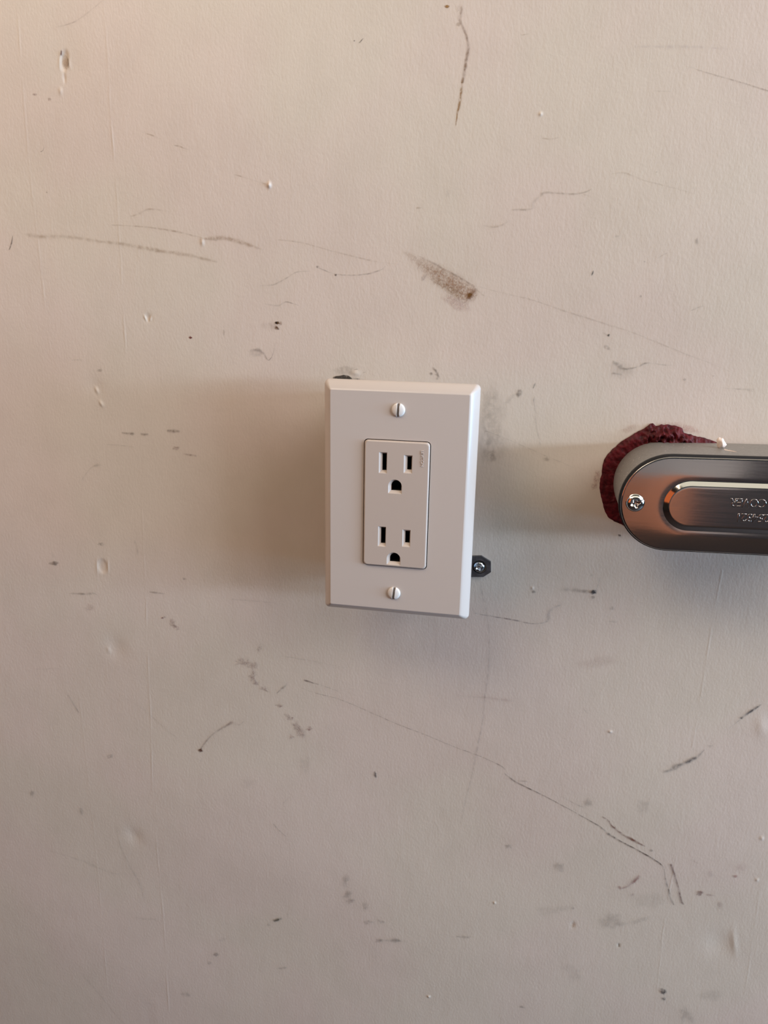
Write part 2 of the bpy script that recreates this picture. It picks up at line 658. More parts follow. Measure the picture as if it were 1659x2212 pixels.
# long tan streaks left of centre
stroke([(240, 486, 3, .3), (300, 489, 4, .35), (370, 498, 5, .35), (430, 512, 4, .28), (470, 520, 4, .1)], TAN)
stroke([(50, 505, 5, .15), (80, 510, 10, .3), (150, 512, 8, .32), (220, 522, 7, .3), (270, 528, 9, .3), (340, 541, 9, .4),
        (400, 550, 8, .35), (462, 564, 6, .35), (470, 566, 3, 0)], TAN)
stroke([(430, 517, 6, .1), (480, 514, 11, .55), (520, 523, 10, .5), (560, 537, 5, .25), (570, 540, 3, 0)], (0.36, 0.24, 0.14))
stroke([(600, 518, 3, .25), (650, 524, 4, .25), (720, 543, 3, .25), (790, 560, 4, .3), (820, 566, 3, .1)], TAN)
stroke([(27, 508, 2, .5), (24, 525, 3, .9), (19, 541, 1.5, .5)], (0.10, 0.07, 0.05))
stroke([(560, 617, 3, .2), (590, 615, 4, .3), (620, 600, 3, .25), (640, 588, 3, .2), (668, 586, 3, .3)], GREY)
stroke([(684, 577, 3, .4), (725, 592, 2, .35), (770, 594, 3, .35), (800, 590, 4, .35), (828, 580, 2, .3), (832, 572, 2, .1)], GREY)
spot(725, 594, 3, 2.5, .9, GREY)
spot(686, 576, 4, 3, .5, GREY)
stroke([(570, 656, 3, .15), (600, 660, 4, .25), (618, 652, 3, .5), (645, 660, 2, .2)], GREY)
# two brown nail holes with smear
stroke([(560, 703, 12, 0), (580, 704, 15, .28), (598, 704, 15, .3), (607, 706, 8, 0)], MAUVE)
spot(599, 697, 6, 3.5, 1.0, (0.10, 0.045, 0.015))
spot(598, 709, 5.5, 4, 1.0, (0.12, 0.05, 0.015), 30)
spot(606, 698, 4, 5, .8, RUST)
spot(597, 697, 2.5, 2.5, 1.0, (0.01, 0.01, 0.01))
spot(412, 729, 4, 3.5, .9, (0.18, 0.05, 0.04))
spot(484, 719, 3, 8, .35, GREY, 8)
stroke([(540, 758, 4, .2), (560, 756, 8, .35), (570, 764, 5, .35), (580, 778, 2, .5), (590, 764, 2, .35), (595, 740, 2, .3)], GREY)
spot(556, 762, 16, 12, .16, GREY)
stroke([(155, 778, 2, .1), (165, 777, 3, .4), (178, 778, 2, .2)], GREY)
spot(216, 800, 7, 4, .3, GREY)
spot(745, 800, 26, 12, .22, GREY)
# notch broken out above the plate, its hollow's shade painted on; dust near it
spot(741, 819, 21, 9.5, 1.3, (0.075, 0.062, 0.05), 5, 1, .12, .85)
stroke([(722, 818, 3, .9), (760, 819, 7, .9), (790, 822, 4, .9), (830, 824, 2, .6), (900, 828, 2, .3)], (0.07, 0.06, 0.05))
stroke([(783, 806, 2, .7), (791, 803, 2, .6)], GREY)
stroke([(765, 799, 2, .5), (774, 797, 3, .5)], GREY)
stroke([(933, 793, 4, .3), (941, 800, 5, .55), (946, 812, 6, .5), (943, 821, 5, .4)], (0.15, 0.10, 0.07))
stroke([(938, 808, 3, .3), (948, 812, 3, .4), (951, 820, 2, .2)], GREY)
spot(931, 807, 4, 4, .6, (0.15, 0.10, 0.07))
spot(905, 449, 6, 3, .5, TAN)
# zig-zag smudge upper right
stroke([(1278, 408, 3, .1), (1262, 416, 4, .35), (1230, 419, 4, .3), (1180, 416, 6, .42), (1165, 425, 8, .22), (1150, 440, 6, .12), (1150, 451, 4, .35),
        (1115, 453, 4, .38), (1103, 453, 3, .1)], (0.25, 0.20, 0.13))
stroke([(1275, 424, 3, .3), (1260, 420, 3, .2)], TAN)
stroke([(1040, 486, 3, .1), (1065, 490, 6, .3), (1085, 486, 5, .3), (1098, 478, 3, .1)], TAN)
stroke([(1480, 142, 2, .1), (1530, 158, 3, .32), (1590, 175, 3, .38), (1665, 198, 3, .45)], (0.25, 0.18, 0.13))
stroke([(1320, 376, 2, .15), (1350, 374, 4, .28), (1385, 388, 3, .28), (1430, 400, 3, .2), (1500, 418, 3, .1)], TAN)
stroke([(1370, 101, 5, .1), (1440, 101, 8, .14), (1500, 101, 8, .18), (1600, 108, 4, .03)], (0.40, 0.32, 0.36))
stroke([(1125, 75, 2, .3), (1145, 72, 3, .35)], TAN)
stroke([(1170, 298, 3, .2), (1190, 300, 4, .35), (1208, 297, 3, .2)], TAN)
stroke([(1410, 196, 2, .2), (1450, 198, 3, .25)], TAN)
spot(966, 418, 4, 8, .18, GREY)
spot(1418, 372, 2, 2, .6, GREY)
# speckled brown scrape
stroke([(868, 545, 6, .0), (880, 548, 10, .25), (900, 562, 20, .42), (925, 580, 32, .66), (955, 598, 40, .80), (985, 616, 42, .85),
        (1012, 633, 38, .9), (1026, 640, 28, .8), (1030, 642, 18, 0)], (0.36, 0.21, 0.125), 2, .6, 3)
stroke([(905, 553, 3, .15), (950, 576, 5, .42), (990, 598, 5, .45), (1020, 616, 4, .4), (1030, 624, 3, 0)], (0.24, 0.15, 0.09))
stroke([(928, 598, 6, .2), (960, 618, 16, .6), (990, 636, 20, .65), (1008, 652, 10, .3)], (0.34, 0.20, 0.10), 2)
stroke([(1030, 622, 8, .3), (1022, 630, 10, .85), (1014, 640, 11, .95), (1008, 646, 8, .5)], RUST)
spot(1015, 638, 5, 6, .9, (0.18, 0.08, 0.02))
stroke([(1030, 626, 3, .3), (1046, 639, 4, .3)], TAN)
spot(915, 600, 5, 10, .35, MAUVE, 30, 2)
spot(985, 655, 40, 14, .35, PINK, 25, 2)
# long faint line falling to the right
stroke([(820, 566, 2, .15), (860, 571, 2, .1)], TAN)
stroke([(1030, 618, 2, .15), (1090, 634, 3, .22), (1150, 648, 3, .25), (1230, 675, 4, .3), (1300, 697, 4, .32), (1360, 716, 3, .25), (1430, 744, 4, .25),
        (1480, 764, 3, .22), (1560, 795, 3, .12), (1610, 820, 2, .04)], (0.36, 0.27, 0.20))
stroke([(1282, 583, 2, .5), (1280, 590, 3.2, 1), (1277, 596, 2, .9)], BLACK)
spot(1315, 724, 3.5, 2.5, .95, (0.05, 0.05, 0.04), -40)
stroke([(1302, 718, 3, .3), (1312, 724, 3, .5)], GREY)
spot(1310, 750, 8, 5, .35, GREY, 30)
stroke([(1322, 780, 6, .15), (1335, 788, 10, .55), (1350, 797, 5, .42), (1375, 793, 4, .45), (1393, 785, 5, .5), (1410, 785, 2, .2), (1440, 789, 3, .3), (1452, 790, 2, 0)], (0.17, 0.15, 0.12))
stroke([(1320, 806, 3, .2), (1337, 808, 5, .42), (1345, 812, 3, .3)], (0.17, 0.15, 0.12))
spot(1340, 800, 30, 22, .12, GREY)
spot(1332, 510, 6, 3, .35, GREY, -15)
spot(1505, 522, 4, 9, .35, GREY)
stroke([(1420, 558, 2, .2), (1432, 551, 3, .35), (1442, 546, 2, .3)], GREY)
stroke([(1490, 672, 2, .1), (1505, 665, 4, .28), (1520, 661, 3, .2)], GREY)
spot(1392, 565, 2, 2, .5, GREY)
spot(1384, 640, 3, 3, .45, GREY)
spot(1479, 820, 4, 3, .4, GREY)
stroke([(1560, 838, 2, .15), (1610, 841, 4, .3), (1632, 840, 3, .1)], GREY)
stroke([(1612, 842, 3, .3), (1628, 846, 3, .2)], GREY)
spot(1540, 812, 3, 2, .5, TAN)
# around the right of the plate
stroke([(1157, 826, 2, .7), (1154, 833, 4, .85), (1151, 840, 2.5, .8)], (0.09, 0.08, 0.07))
stroke([(1155, 856, 2, .5), (1153, 864, 4, .55), (1155, 880, 2, .3), (1158, 915, 2.5, .32), (1166, 955, 2.5, .35), (1168, 965, 2, 0)], (0.20, 0.16, 0.14))
spot(1121, 848, 7, 10, .62, GREY, 20)
spot(1100, 862, 16, 6, .16, GREY, -45)
spot(1055, 880, 22, 50, .10, GREY)
spot(1062, 985, 12, 18, .30, GREY)
spot(1066, 900, 26, 70, .13, GREY)  # broad grey spots: smudges plus painted shade beside the plate's edge
spot(1075, 960, 34, 46, .12, GREY)
spot(1048, 960, 14, 50, .14, GREY)
spot(1180, 992, 9, 5, .3, GREY)
stroke([(1048, 930, 2, .2), (1100, 950, 2, .14), (1180, 985, 3, .2), (1240, 1010, 2, .1)], GREY)
# left band below the shadow's top
stroke([(262, 935, 3, .25), (272, 936, 4, .5), (286, 937, 8, .65), (291, 937, 3, .2)], GREY)
stroke([(302, 937, 5, .5), (312, 938, 6, .6), (322, 938, 3, .3)], GREY)
stroke([(360, 930, 6, .45), (375, 931, 8, .62), (390, 932, 5, .4)], GREY)
spot(380, 968, 9, 5, .45, MAUVE)
stroke([(395, 980, 4, .3), (410, 983, 5, .45), (425, 985, 4, .35)], MAUVE)
stroke([(230, 960, 3, .2), (260, 962, 3, .22), (290, 966, 3, .15)], MAUVE)
stroke([(175, 1040, 4, .15), (195, 1012, 3, .2), (212, 1004, 7, .42), (220, 1004, 4, .2)], GREY)
spot(218, 1175, 8, 4, .5, GREY, 8)
spot(118, 1216, 12, 6, .6, GREY, 5)
stroke([(113, 1190, 2, .15), (117, 1205, 3, .3)], GREY)
stroke([(290, 1165, 4, .1), (296, 1185, 5, .25), (298, 1200, 4, .1)], GREY)
stroke([(150, 1281, 3, .15), (180, 1282, 6, .5), (198, 1281, 6, .65), (205, 1281, 3, .4), (215, 1289, 2, .1)], GREY)
stroke([(322, 1278, 3, .2), (340, 1280, 5, .42), (358, 1282, 3, .25)], GREY)
spot(398, 1250, 5, 3, .35, GREY)
stroke([(500, 1294, 3, .2), (540, 1297, 4, .2), (610, 1304, 3, .1)], MAUVE)
spot(195, 1312, 14, 8, .25, MAUVE, 0, 2)
for (x, y, r_) in ((355, 1333, 5), (375, 1345, 12), (385, 1356, 9), (520, 1430, 14), (540, 1436, 16), (548, 1460, 14), (555, 1475, 8),
                   (570, 1488, 9), (606, 1524, 8), (560, 1400, 10), (625, 1550, 10), (640, 1568, 12), (668, 1573, 8), (650, 1583, 14), (630, 1590, 9)):
    spot(x, y, r_, r_ * .6, .42, MAUVE, random.uniform(0, 180), 2, .6)
for (x, y) in ((352, 1334), (546, 1462), (668, 1576), (606, 1526), (632, 1550)):
    spot(x, y, 3.5, 2.5, .45, REDM)
# lower left scuffs
stroke([(145, 1500, 2, .2), (155, 1515, 4, .35), (165, 1532, 4, .42), (172, 1542, 2, .2)], GREY)
stroke([(75, 1446, 2, .1), (105, 1445, 3, .2), (130, 1444, 2, .1)], GREY)
stroke([(597, 1498, 2, .4), (610, 1486, 5, .5), (617, 1480, 4, .5), (624, 1471, 2, .4)], GREY)
stroke([(432, 1620, 4, .7), (440, 1608, 4, .5), (455, 1590, 4, .48), (470, 1578, 4, .5), (488, 1568, 5, .55), (503, 1560, 7, .55), (515, 1566, 4, .4), (528, 1557, 2, .3)], (0.19, 0.10, 0.07))
spot(434, 1620, 6, 4.5, 1.0, (0.12, 0.05, 0.03))
stroke([(440, 1632, 2, .1), (430, 1650, 2, .15)], GREY)
stroke([(656, 1468, 3, .6), (668, 1471, 4, .7), (676, 1474, 3, .55), (700, 1481, 2, .35), (732, 1493, 2, .35)], (0.14, 0.09, 0.08))
stroke([(600, 1415, 2, .2), (660, 1424, 3, .22), (730, 1438, 2, .18), (760, 1443, 2, .05)], MAUVE)
stroke([(650, 1485, 2, .1), (690, 1498, 2, .4), (740, 1512, 2, .42), (800, 1538, 2, .45), (860, 1564, 2, .45), (920, 1587, 2, .42), (980, 1612, 2, .42),
        (1040, 1634, 2, .4), (1080, 1652, 2.5, .45), (1092, 1662, 3, .5)], (0.17, 0.11, 0.09))
stroke([(1088, 1668, 2, .4), (1108, 1684, 3.5, .75), (1128, 1695, 3.5, .75), (1180, 1720, 2, .65), (1240, 1752, 2, .65), (1290, 1780, 2.5, .85),
        (1304, 1790, 3, .85), (1312, 1798, 5, .9), (1340, 1815, 3, .9), (1375, 1833, 2.5, .9), (1410, 1853, 3, .95), (1428, 1866, 2.5, .95), (1434, 1876, 2, .8),
        (1438, 1900, 3, .65), (1445, 1925, 4, .6), (1448, 1940, 5, .6), (1456, 1955, 4, .5)], (0.10, 0.07, 0.055))
stroke([(1120, 1686, 2, .3), (1135, 1686, 3, .4), (1142, 1690, 2, .1)], GREY)
stroke([(1300, 1762, 3, .7), (1314, 1770, 3.5, .75), (1322, 1782, 4, .75), (1345, 1800, 4, .85), (1365, 1811, 6, .9), (1385, 1822, 4, .85), (1394, 1826, 2, .5)], (0.20, 0.09, 0.06))
stroke([(1448, 1863, 5, .7), (1456, 1885, 5, .8), (1464, 1912, 4, .7), (1468, 1930, 4, .8), (1472, 1946, 5, .8), (1478, 1954, 3, .5)], (0.16, 0.08, 0.06))
stroke([(1210, 1718, 2, .1), (1250, 1738, 3, .3), (1265, 1742, 4, .3)], GREY)
spot(1270, 1732, 12, 9, .28, GREY, 20)
spot(1388, 1740, 16, 18, .15, GREY)
spot(1407, 1835, 4, 3, .5, GREY)
# vertical hairline crack below the right of the plate
stroke([(1040, 1255, 2, .2), (1042, 1280, 3, .32), (1052, 1330, 3, .35), (1057, 1370, 3, .3), (1056, 1440, 4, .28), (1048, 1500, 4, .3), (1042, 1560, 4, .3),
        (1030, 1620, 5, .3), (1018, 1680, 4, .25), (1005, 1730, 4, .2), (995, 1780, 3, .12)], (0.24, 0.18, 0.16))
stroke([(1025, 1324, 2, .4), (1070, 1332, 2.5, .5), (1095, 1336, 3.5, .6), (1130, 1343, 2.5, .55), (1152, 1347, 3, .6), (1178, 1344, 3, .4), (1184, 1336, 9, .42),
        (1186, 1322, 7, .42), (1198, 1312, 5, .38), (1212, 1306, 3, .25)], (0.22, 0.18, 0.17))
stroke([(1210, 1272, 8, .1), (1245, 1275, 10, .3), (1270, 1278, 7, .5), (1284, 1278, 8, .55)], GREY)
spot(1283, 1278, 8, 7, .95, (0.07, 0.065, 0.065))
spot(1281, 1290, 5, 5, .6, GREY)
stroke([(1297, 1245, 2, .3), (1292, 1262, 2.5, .35), (1288, 1274, 2, .2)], GREY)
spot(1153, 1278, 5, 4, .55, GREY, 20)
spot(1278, 1242, 4, 4, .3, GREY)
stroke([(1313, 1342, 3, .2), (1325, 1343, 5, .48), (1334, 1344, 3, .2)], GREY)
spot(1322, 1314, 7, 5, .3, GREY)
spot(1292, 1430, 60, 12, .16, PINK, -6, 2)
stroke([(985, 1502, 4, .12), (1050, 1506, 6, .2), (1095, 1512, 8, .25), (1110, 1512, 4, .05)], PINK)
stroke([(1260, 1530, 2, .2), (1270, 1540, 3, .3), (1276, 1547, 2, .1)], GREY)
stroke([(1608, 1546, 2.5, .5), (1600, 1552, 5, 1), (1612, 1543, 5.5, 1.0), (1627, 1533, 5, 1.0), (1638, 1526, 4, .95), (1646, 1520, 2, .6)], (0.10, 0.085, 0.08))
stroke([(1575, 1572, 2, .3), (1590, 1561, 2, .35), (1600, 1553, 3, .4)], GREY)
stroke([(1430, 1666, 5, .35), (1445, 1663, 8, .6), (1458, 1656, 12, .85), (1472, 1650, 7, .8), (1486, 1644, 10, .95), (1498, 1638, 7, .7), (1508, 1632, 6, .8), (1516, 1624, 4, .6), (1522, 1617, 2, .5)], (0.12, 0.10, 0.09))
spot(811, 1674, 3, 8, .75, (0.12, 0.09, 0.08), -10)
stroke([(590, 1777, 2, .35), (600, 1788, 3, .45), (612, 1800, 3, .4), (619, 1806, 2, .2)], GREY)
stroke([(625, 1720, 2, .1), (612, 1735, 4, .3)], GREY)
stroke([(590, 1990, 6, .6), (600, 1986, 7, .9), (610, 1983, 4, .7)], (0.10, 0.09, 0.06))
spot(580, 1998, 4, 3, .45, GREY)
spot(621, 1975, 3, 3, .4, GREY)
spot(466, 2062, 7, 5, .45, GREY)
spot(452, 2080, 5, 4, .3, GREY)
stroke([(598, 2092, 3, .3), (608, 2092, 5, .42), (620, 2090, 4, .3)], GREY)
stroke([(390, 2146, 4, .2), (405, 2147, 9, .42), (413, 2150, 5, .3)], GREY)
spot(238, 1633, 8, 6, .3, GREY)
spot(70, 1714, 5, 8, .3, GREY)
spot(176, 1752, 4, 10, .28, GREY, -15)
stroke([(250, 1780, 3, .1), (262, 1830, 4, .22), (280, 1870, 4, .25), (300, 1905, 4, .22), (312, 1945, 4, .15)], GREY)
stroke([(100, 1835, 3, .06), (180, 1860, 4, .14), (240, 1885, 4, .14), (290, 1890, 3, .05)], GREY)
stroke([(290, 1980, 3, .1), (315, 1985, 5, .22), (345, 1984, 3, .08)], GREY)
stroke([(180, 2105, 3, .15), (215, 2145, 4, .18), (245, 2185, 3, .15), (270, 2212, 3, .1)], GREY)
stroke([(240, 1490, 2, .05), (300, 1525, 3, .14), (360, 1575, 3, .16), (395, 1602, 3, .05)], GREY)
for (x, y, rx, ry, a) in ((748, 1900, 6, 12, .3), (752, 1930, 12, 9, .3), (757, 1945, 10, 6, .3), (790, 1955, 6, 8, .28), (795, 1990, 10, 5, .3), (822, 1988, 8, 5, .3),
                          (820, 2030, 10, 5, .28), (1100, 1827, 8, 8, .35), (1205, 1872, 13, 11, .28), (1320, 1990, 26, 18, .22), (1190, 1965, 40, 10, .10),
                          (1375, 1990, 30, 5, .15), (1480, 2190, 20, 16, .22), (1405, 1945, 40, 20, .10), (1540, 2150, 30, 12, .12), (660, 1650, 14, 16, .1),
                          (540, 1690, 20, 12, .08), (1240, 2100, 26, 22, .1), (480, 2030, 8, 4, .15), (660, 1980, 4, 6, .15), (1535, 1610, 6, 4, .2)):
    spot(x, y, rx, ry, a, GREY, random.uniform(-20, 20), 1, .5)
stroke([(820, 2030, 4, .3), (840, 2030, 6, .3), (858, 2029, 10, .55), (868, 2031, 4, .2), (882, 2033, 3, .1)], (0.13, 0.12, 0.10))
stroke([(985, 2020, 3, .3), (1010, 2023, 6, .42), (1018, 2021, 4, .2)], GREY)
stroke([(1337, 1918, 6, .6), (1352, 1915, 4, .42), (1366, 1906, 7, .6), (1378, 1894, 7, .7), (1383, 1888, 5, .5)], (0.24, 0.08, 0.07))
stroke([(1363, 1936, 5, .4), (1369, 1928, 6, .5)], (0.24, 0.10, 0.09))
spot(1338, 1917, 5, 5, .5, REDM)
spot(1512, 1928, 9, 6, .7, (0.20, 0.10, 0.08), -15)
stroke([(1524, 1931, 4, .3), (1534, 1932, 6, .5), (1545, 1933, 4, .3)], (0.24, 0.11, 0.09))
stroke([(1490, 1853, 4, .4), (1499, 1858, 5, .5), (1508, 1864, 3, .2)], (0.26, 0.12, 0.09))
spot(1588, 1891, 5, 3.5, .6, (0.28, 0.10, 0.08))
spot(1555, 1955, 7, 10, .25, MAUVE)
spot(1536, 1885, 6, 8, .2, MAUVE)
spot(1600, 1872, 14, 10, .2, PINK, 0, 2)
spot(1432, 2140, 7, 9, 1.0, (0.07, 0.055, 0.05), -25)
spot(1434, 2156, 4, 4, .85, (0.09, 0.07, 0.06))
spot(1128, 2174, 8, 3, .4, GREY, 10)
spot(1238, 1961, 4, 4, .3, GREY)
spot(1236, 1998, 4, 7, .55, TAN)
spot(1337, 2042, 2.5, 5, .9, (0.08, 0.07, 0.06))
spot(142, 133, 7, 17, .9, (0.46, 0.36, 0.27), -8, 1, .1, .8)
spot(133, 115, 2.2, 7, .8, (0.16, 0.08, 0.06), 5)
# red rubbed on the paint beside the sealant
spot(1290, 1030, 10, 18, .42, (0.35, 0.10, 0.08), 10, 2)
spot(1283, 1050, 8, 8, .38, (0.35, 0.10, 0.08), 10, 2)
spot(1360, 925, 24, 8, .30, (0.38, 0.20, 0.14), -25, 2)
spot(1480, 925, 36, 10, .34, (0.42, 0.14, 0.12), 12, 2)
spot(1445, 916, 30, 5, .28, (0.42, 0.16, 0.13), 0, 2)
spot(1338, 1156, 3.5, 3, .9, GREY)
spot(1415, 945, 0.1, 0.1, .0, GREY)

nv0 = len(wv)
allv = np.concatenate([wv, np.array(mv)], 0)
me = bpy.data.meshes.new('wall_front')
quads = [tuple(q) for q in wq.tolist()] + [tuple(i + nv0 for i in f) for f in mf]
me.from_pydata(allv.tolist(), [], quads)
for k in ('wall', 'mark', 'speckle'):
    me.materials.append(M[k])
me.polygons.foreach_set('material_index', [0] * len(wq) + mm)
me.polygons.foreach_set('use_smooth', [True] * len(quads))
ca = me.color_attributes.new('mark', 'FLOAT_COLOR', 'POINT')
cc = np.ones((len(allv), 4), np.float32)
cc[nv0:] = np.array(mc, np.float32)
ca.data.foreach_set('color', cc.ravel())
me.update()
wall = bpy.data.objects.new('wall_front', me)
COL.objects.link(wall)
wall['kind'] = 'structure'


def struct(name, mb, mats):
    o = mb.build(name, mats)
    o['kind'] = 'structure'
    return o


# ------------------------------------------------------------------ the rest of the room (behind the camera) and added reflection panels
b = MB(); b.box((-1.6, -3.2, -0.05), (2.6, 0.06, 0.0)); struct('floor', b, M['floor'])
b = MB(); b.box((-1.6, -3.25, 0.0), (2.6, -3.2, 2.6)); struct('wall_back', b, M['room'])
b = MB(); b.box((-0.6, -3.2, 0.0), (0.80, -3.18, 0.66)); struct('reflection_panel_1', b, M['wood'])  # made-up orange panel, there for the steel cover to reflect
b = MB(); b.box((0.80, -3.2, 0.0), (1.00, -3.18, 0.46)); struct('reflection_panel_2', b, M['dark_panel'])  # added low dark panel, seen only as a dark part of the reflection
b = MB(); b.box((1.00, -3.2, 0.0), (1.95, -3.17, 2.05)); struct('tall_reflection_panel_1', b, M['dark_panel'])  # invented tall dark slab, darkens the right of the cover's reflection

# ------------------------------------------------------------------ electrical outlet
out = thing('electrical_outlet', 'white two-socket power outlet with a wide sloped-edge cover plate, left of the metal fitting', 'power outlet', (0, 0, Z0))
YP = -H
PW, PH_ = 0.0696134 / 2, 0.1150762 / 2
BV, BD = 0.0046742, 0.0059
OX = -0.00024

# steel box between plate and wall
b = MB()
bw, bh = 0.0285, 0.0525
b.loft([rrect(-bw, bw, Z0 - bh, Z0 + bh, 0.004, -0.0005), rrect(-bw, bw, Z0 - bh, Z0 + bh, 0.004, YP + 0.004)], cap='start')
b.build('outlet_box', M['zinc'], out)

# cover plate
b = MB()
op = (OX - 0.0171, OX + 0.0171, Z0 - 0.0338, Z0 + 0.0338)
R0 = 0.0022
o_out = rrect(-PW, PW, Z0 - PH_, Z0 + PH_, 0.0006, YP)
o_in = rrect(op[0], op[1], op[2], op[3], R0, YP)
holes = [o_in]
plate_with_holes(b, o_out, holes)


def plate_loop(t, y, r):
    return rrect(-PW - t, PW + t, Z0 - PH_ - t, Z0 + PH_ + t, r, YP + y)


b.loft([plate_loop(0, 0, .0006), plate_loop(.0004, .00012, .0008), plate_loop(.0011, .0007, .0010), plate_loop(.0024, .0023, .0014),
        plate_loop(.0034, .0037, .0018), plate_loop(.0041, .0049, .0021), plate_loop(.0045, .0058, .0024),
        plate_loop(.0047, .0068, .0025), plate_loop(.0047, .0082, .0025)])
b.loft([plate_loop(.0047, .0082, .0025), plate_loop(.0032, .0082, .0018), plate_loop(-.002, .0035, .001), plate_loop(-.006, .0035, .001)], smooth=False)
b.loft([o_in, [(x, y + 0.0030, z) for x, y, z in o_in]], smooth=False)
plate = b.build('cover_plate', M['plastic'], out)


def slotted_screw(px, py, tilt, name, parent):
    c = at(px, py, YP - 0.0008)
    r = 0.0034
    hw = 0.00062
    b = MB()
    # dished base that closes the slot
    b.loft([circle(c.x, c.z, r * 0.93, YP - 0.0000, 36), circle(c.x, c.z, r * 0.93, YP - 0.0004, 36)], mi=1, cap='end', smooth=False)
    ct, st = math.cos(tilt), math.sin(tilt)
    for sgn in (-1, 1):
        a0 = math.asin(hw / r)
        rings = []
        for rr, y in ((1.0, 0.0), (1.0, -0.0005), (0.93, -0.00085), (0.78, -0.0011), (0.5, -0.0013), (0.30, -0.00138)):
            lp = []
            for k in range(25):
                a = -math.pi / 2 + a0 + (math.pi - 2 * a0) * k / 24
                X = max(hw, r * rr * math.cos(a)) * sgn
                Z = r * rr * math.sin(a)
                lp.append((c.x + X * ct - Z * st, YP + y, c.z + X * st + Z * ct))
            rings.append(lp)
        b.loft(rings, cap='end')
    return b.build(name, [M['screw_white'], M['screw_slot']], parent)


s1 = slotted_screw(860, 886, math.radians(-2), 'screw', plate)
s2 = slotted_screw(850.5, 1282, math.radians(-5), 'screw', plate)

# receptacle face, standing a little proud of the plate
YF = YP - 0.0012
fx0, fx1, fz0, fz1 = OX - 0.01665, OX + 0.01665, Z0 - 0.03335, Z0 + 0.03335


def fl(t, y):
    return rrect(fx0 + t, fx1 - t, fz0 + t, fz1 - t, 0.0018, YF + y)


def qpx(x0, x1, y0, y1, Y):
    """rectangle in the face plane from its photo pixel bounds"""
    cxp, cyp = (x0 + x1) / 2, (y0 + y1) / 2
    L, R_ = at(x0, cyp, Y), at(x1, cyp, Y)
    T, B_ = at(cxp, y0, Y), at(cxp, y1, Y)
    return L.x, R_.x, B_.z, T.z


def arch(x0, x1, z0, z1, y, n=16):
    r = (x1 - x0) / 2
    lp = [(x0, y, z0), (x1, y, z0)]
    for k in range(n + 1):
        a = math.pi * k / n
        lp.append(((x0 + x1) / 2 + r * math.cos(a), y, z1 - r + r * math.sin(a)))
    return lp


slots = [('r', (818.5, 836.0, 977, 1022.5), (825.2, 834, 980.5, 1016.5)),
         ('r', (872.2, 890.5, 983.5, 1022.5), (879.2, 888.2, 987.5, 1015.5)),
         ('a', (838.4, 868.0, 1036, 1066.5), (844.4, 866.2, 1039, 1060.5)),
         ('r', (816.5, 833.5, 1137.5, 1180.5), (822.2, 831.6, 1141, 1174.5)),
         ('r', (869.0, 886.5, 1144.5, 1181.5), (874.6, 884.2, 1148.7, 1173.5)),
         ('a', (835.3, 865.0, 1193.5, 1220.5), (841.4, 862.8, 1196.5, 1214.5))]
b = MB()
hl = []
cavs = []
for kd, oo, i_ in slots:
    q0, q1 = qpx(*oo, YF), qpx(*i_, YF)
    if kd == 'r':
        a0 = [(q0[0], YF, q0[2]), (q0[1], YF, q0[2]), (q0[1], YF, q0[3]), (q0[0], YF, q0[3])]
        D_ = 0.0014
        a1 = [(q1[0], YF + D_, q1[2]), (q1[1], YF + D_, q1[2]), (q1[1], YF + D_, q1[3]), (q1[0], YF + D_, q1[3])]
    else:
        a0 = arch(*q0, YF)
        a1 = arch(*q1, YF + 0.0014)
    hl.append(a0)
    b.loft([a0, a1], smooth=False)
    a2 = [(x, YF + 0.011, z) for x, y, z in a1]
    cav = MB()
    cav.loft([a1, a2], smooth=False, cap='end')
    cavs.append(cav)
plate_with_holes(b, fl(0.0007, 0), hl)
b.loft([fl(0.0007, 0), fl(0.0004, 0.0001), fl(0.00012, 0.0004), fl(0, 0.0009), fl(0, 0.004)])
rec = b.build('receptacle', M['face'], out)
for cav in cavs:
    cav.build('slot_cavity', M['dark'], rec)
# black yoke behind the gap round the receptacle
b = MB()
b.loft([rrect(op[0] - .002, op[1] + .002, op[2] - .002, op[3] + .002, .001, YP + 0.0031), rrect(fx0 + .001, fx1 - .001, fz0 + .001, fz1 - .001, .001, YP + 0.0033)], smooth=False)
b.build('mounting_yoke', M['dark'], out)
# brass ground contact glimpsed in the upper ground hole
b = MB()
p = at(846.5, 1050, YF + 0.004)
b.box((p.x - .0001, YF + .0018, p.z - .0012), (p.x + .0003, YF + .008, p.z + .0010))
b.build('ground_contact', M['brass'], rec)
# maker's name moulded down the upper right edge
p = at(911.5, 991, YF)
text_mesh('raised_lettering', 'LEVITON', 0.00205, 0.00010, M['face'], rec, (p.x, YF - 0.00004, p.z), (0.02, 0, -1), (1, 0, 0.02), 'CENTER', 0.00006)


# mounting ear screwed to the wall
ear = MB()
EY = -0.0020
eo = [at(x, y, EY) for x, y in ((980, 1202), (1040, 1201.5), (1060, 1214), (1060.5, 1236), (1044, 1246.5), (980, 1246.5))]
ec = at(1036, 1225, EY)
hole = circle(ec.x, ec.z, 0.0040, EY, 28)
lo = [(p.x, EY, p.z) for p in eo]
plate_with_holes(ear, lo, [hole])
ear.loft([lo, [(x, 0.0, z) for x, y, z in lo]], smooth=False)
ear.loft([hole, [(x, -0.0003, z) for x, y, z in hole]], smooth=False)
earo = ear.build('mounting_ear', M['zinc'], out)


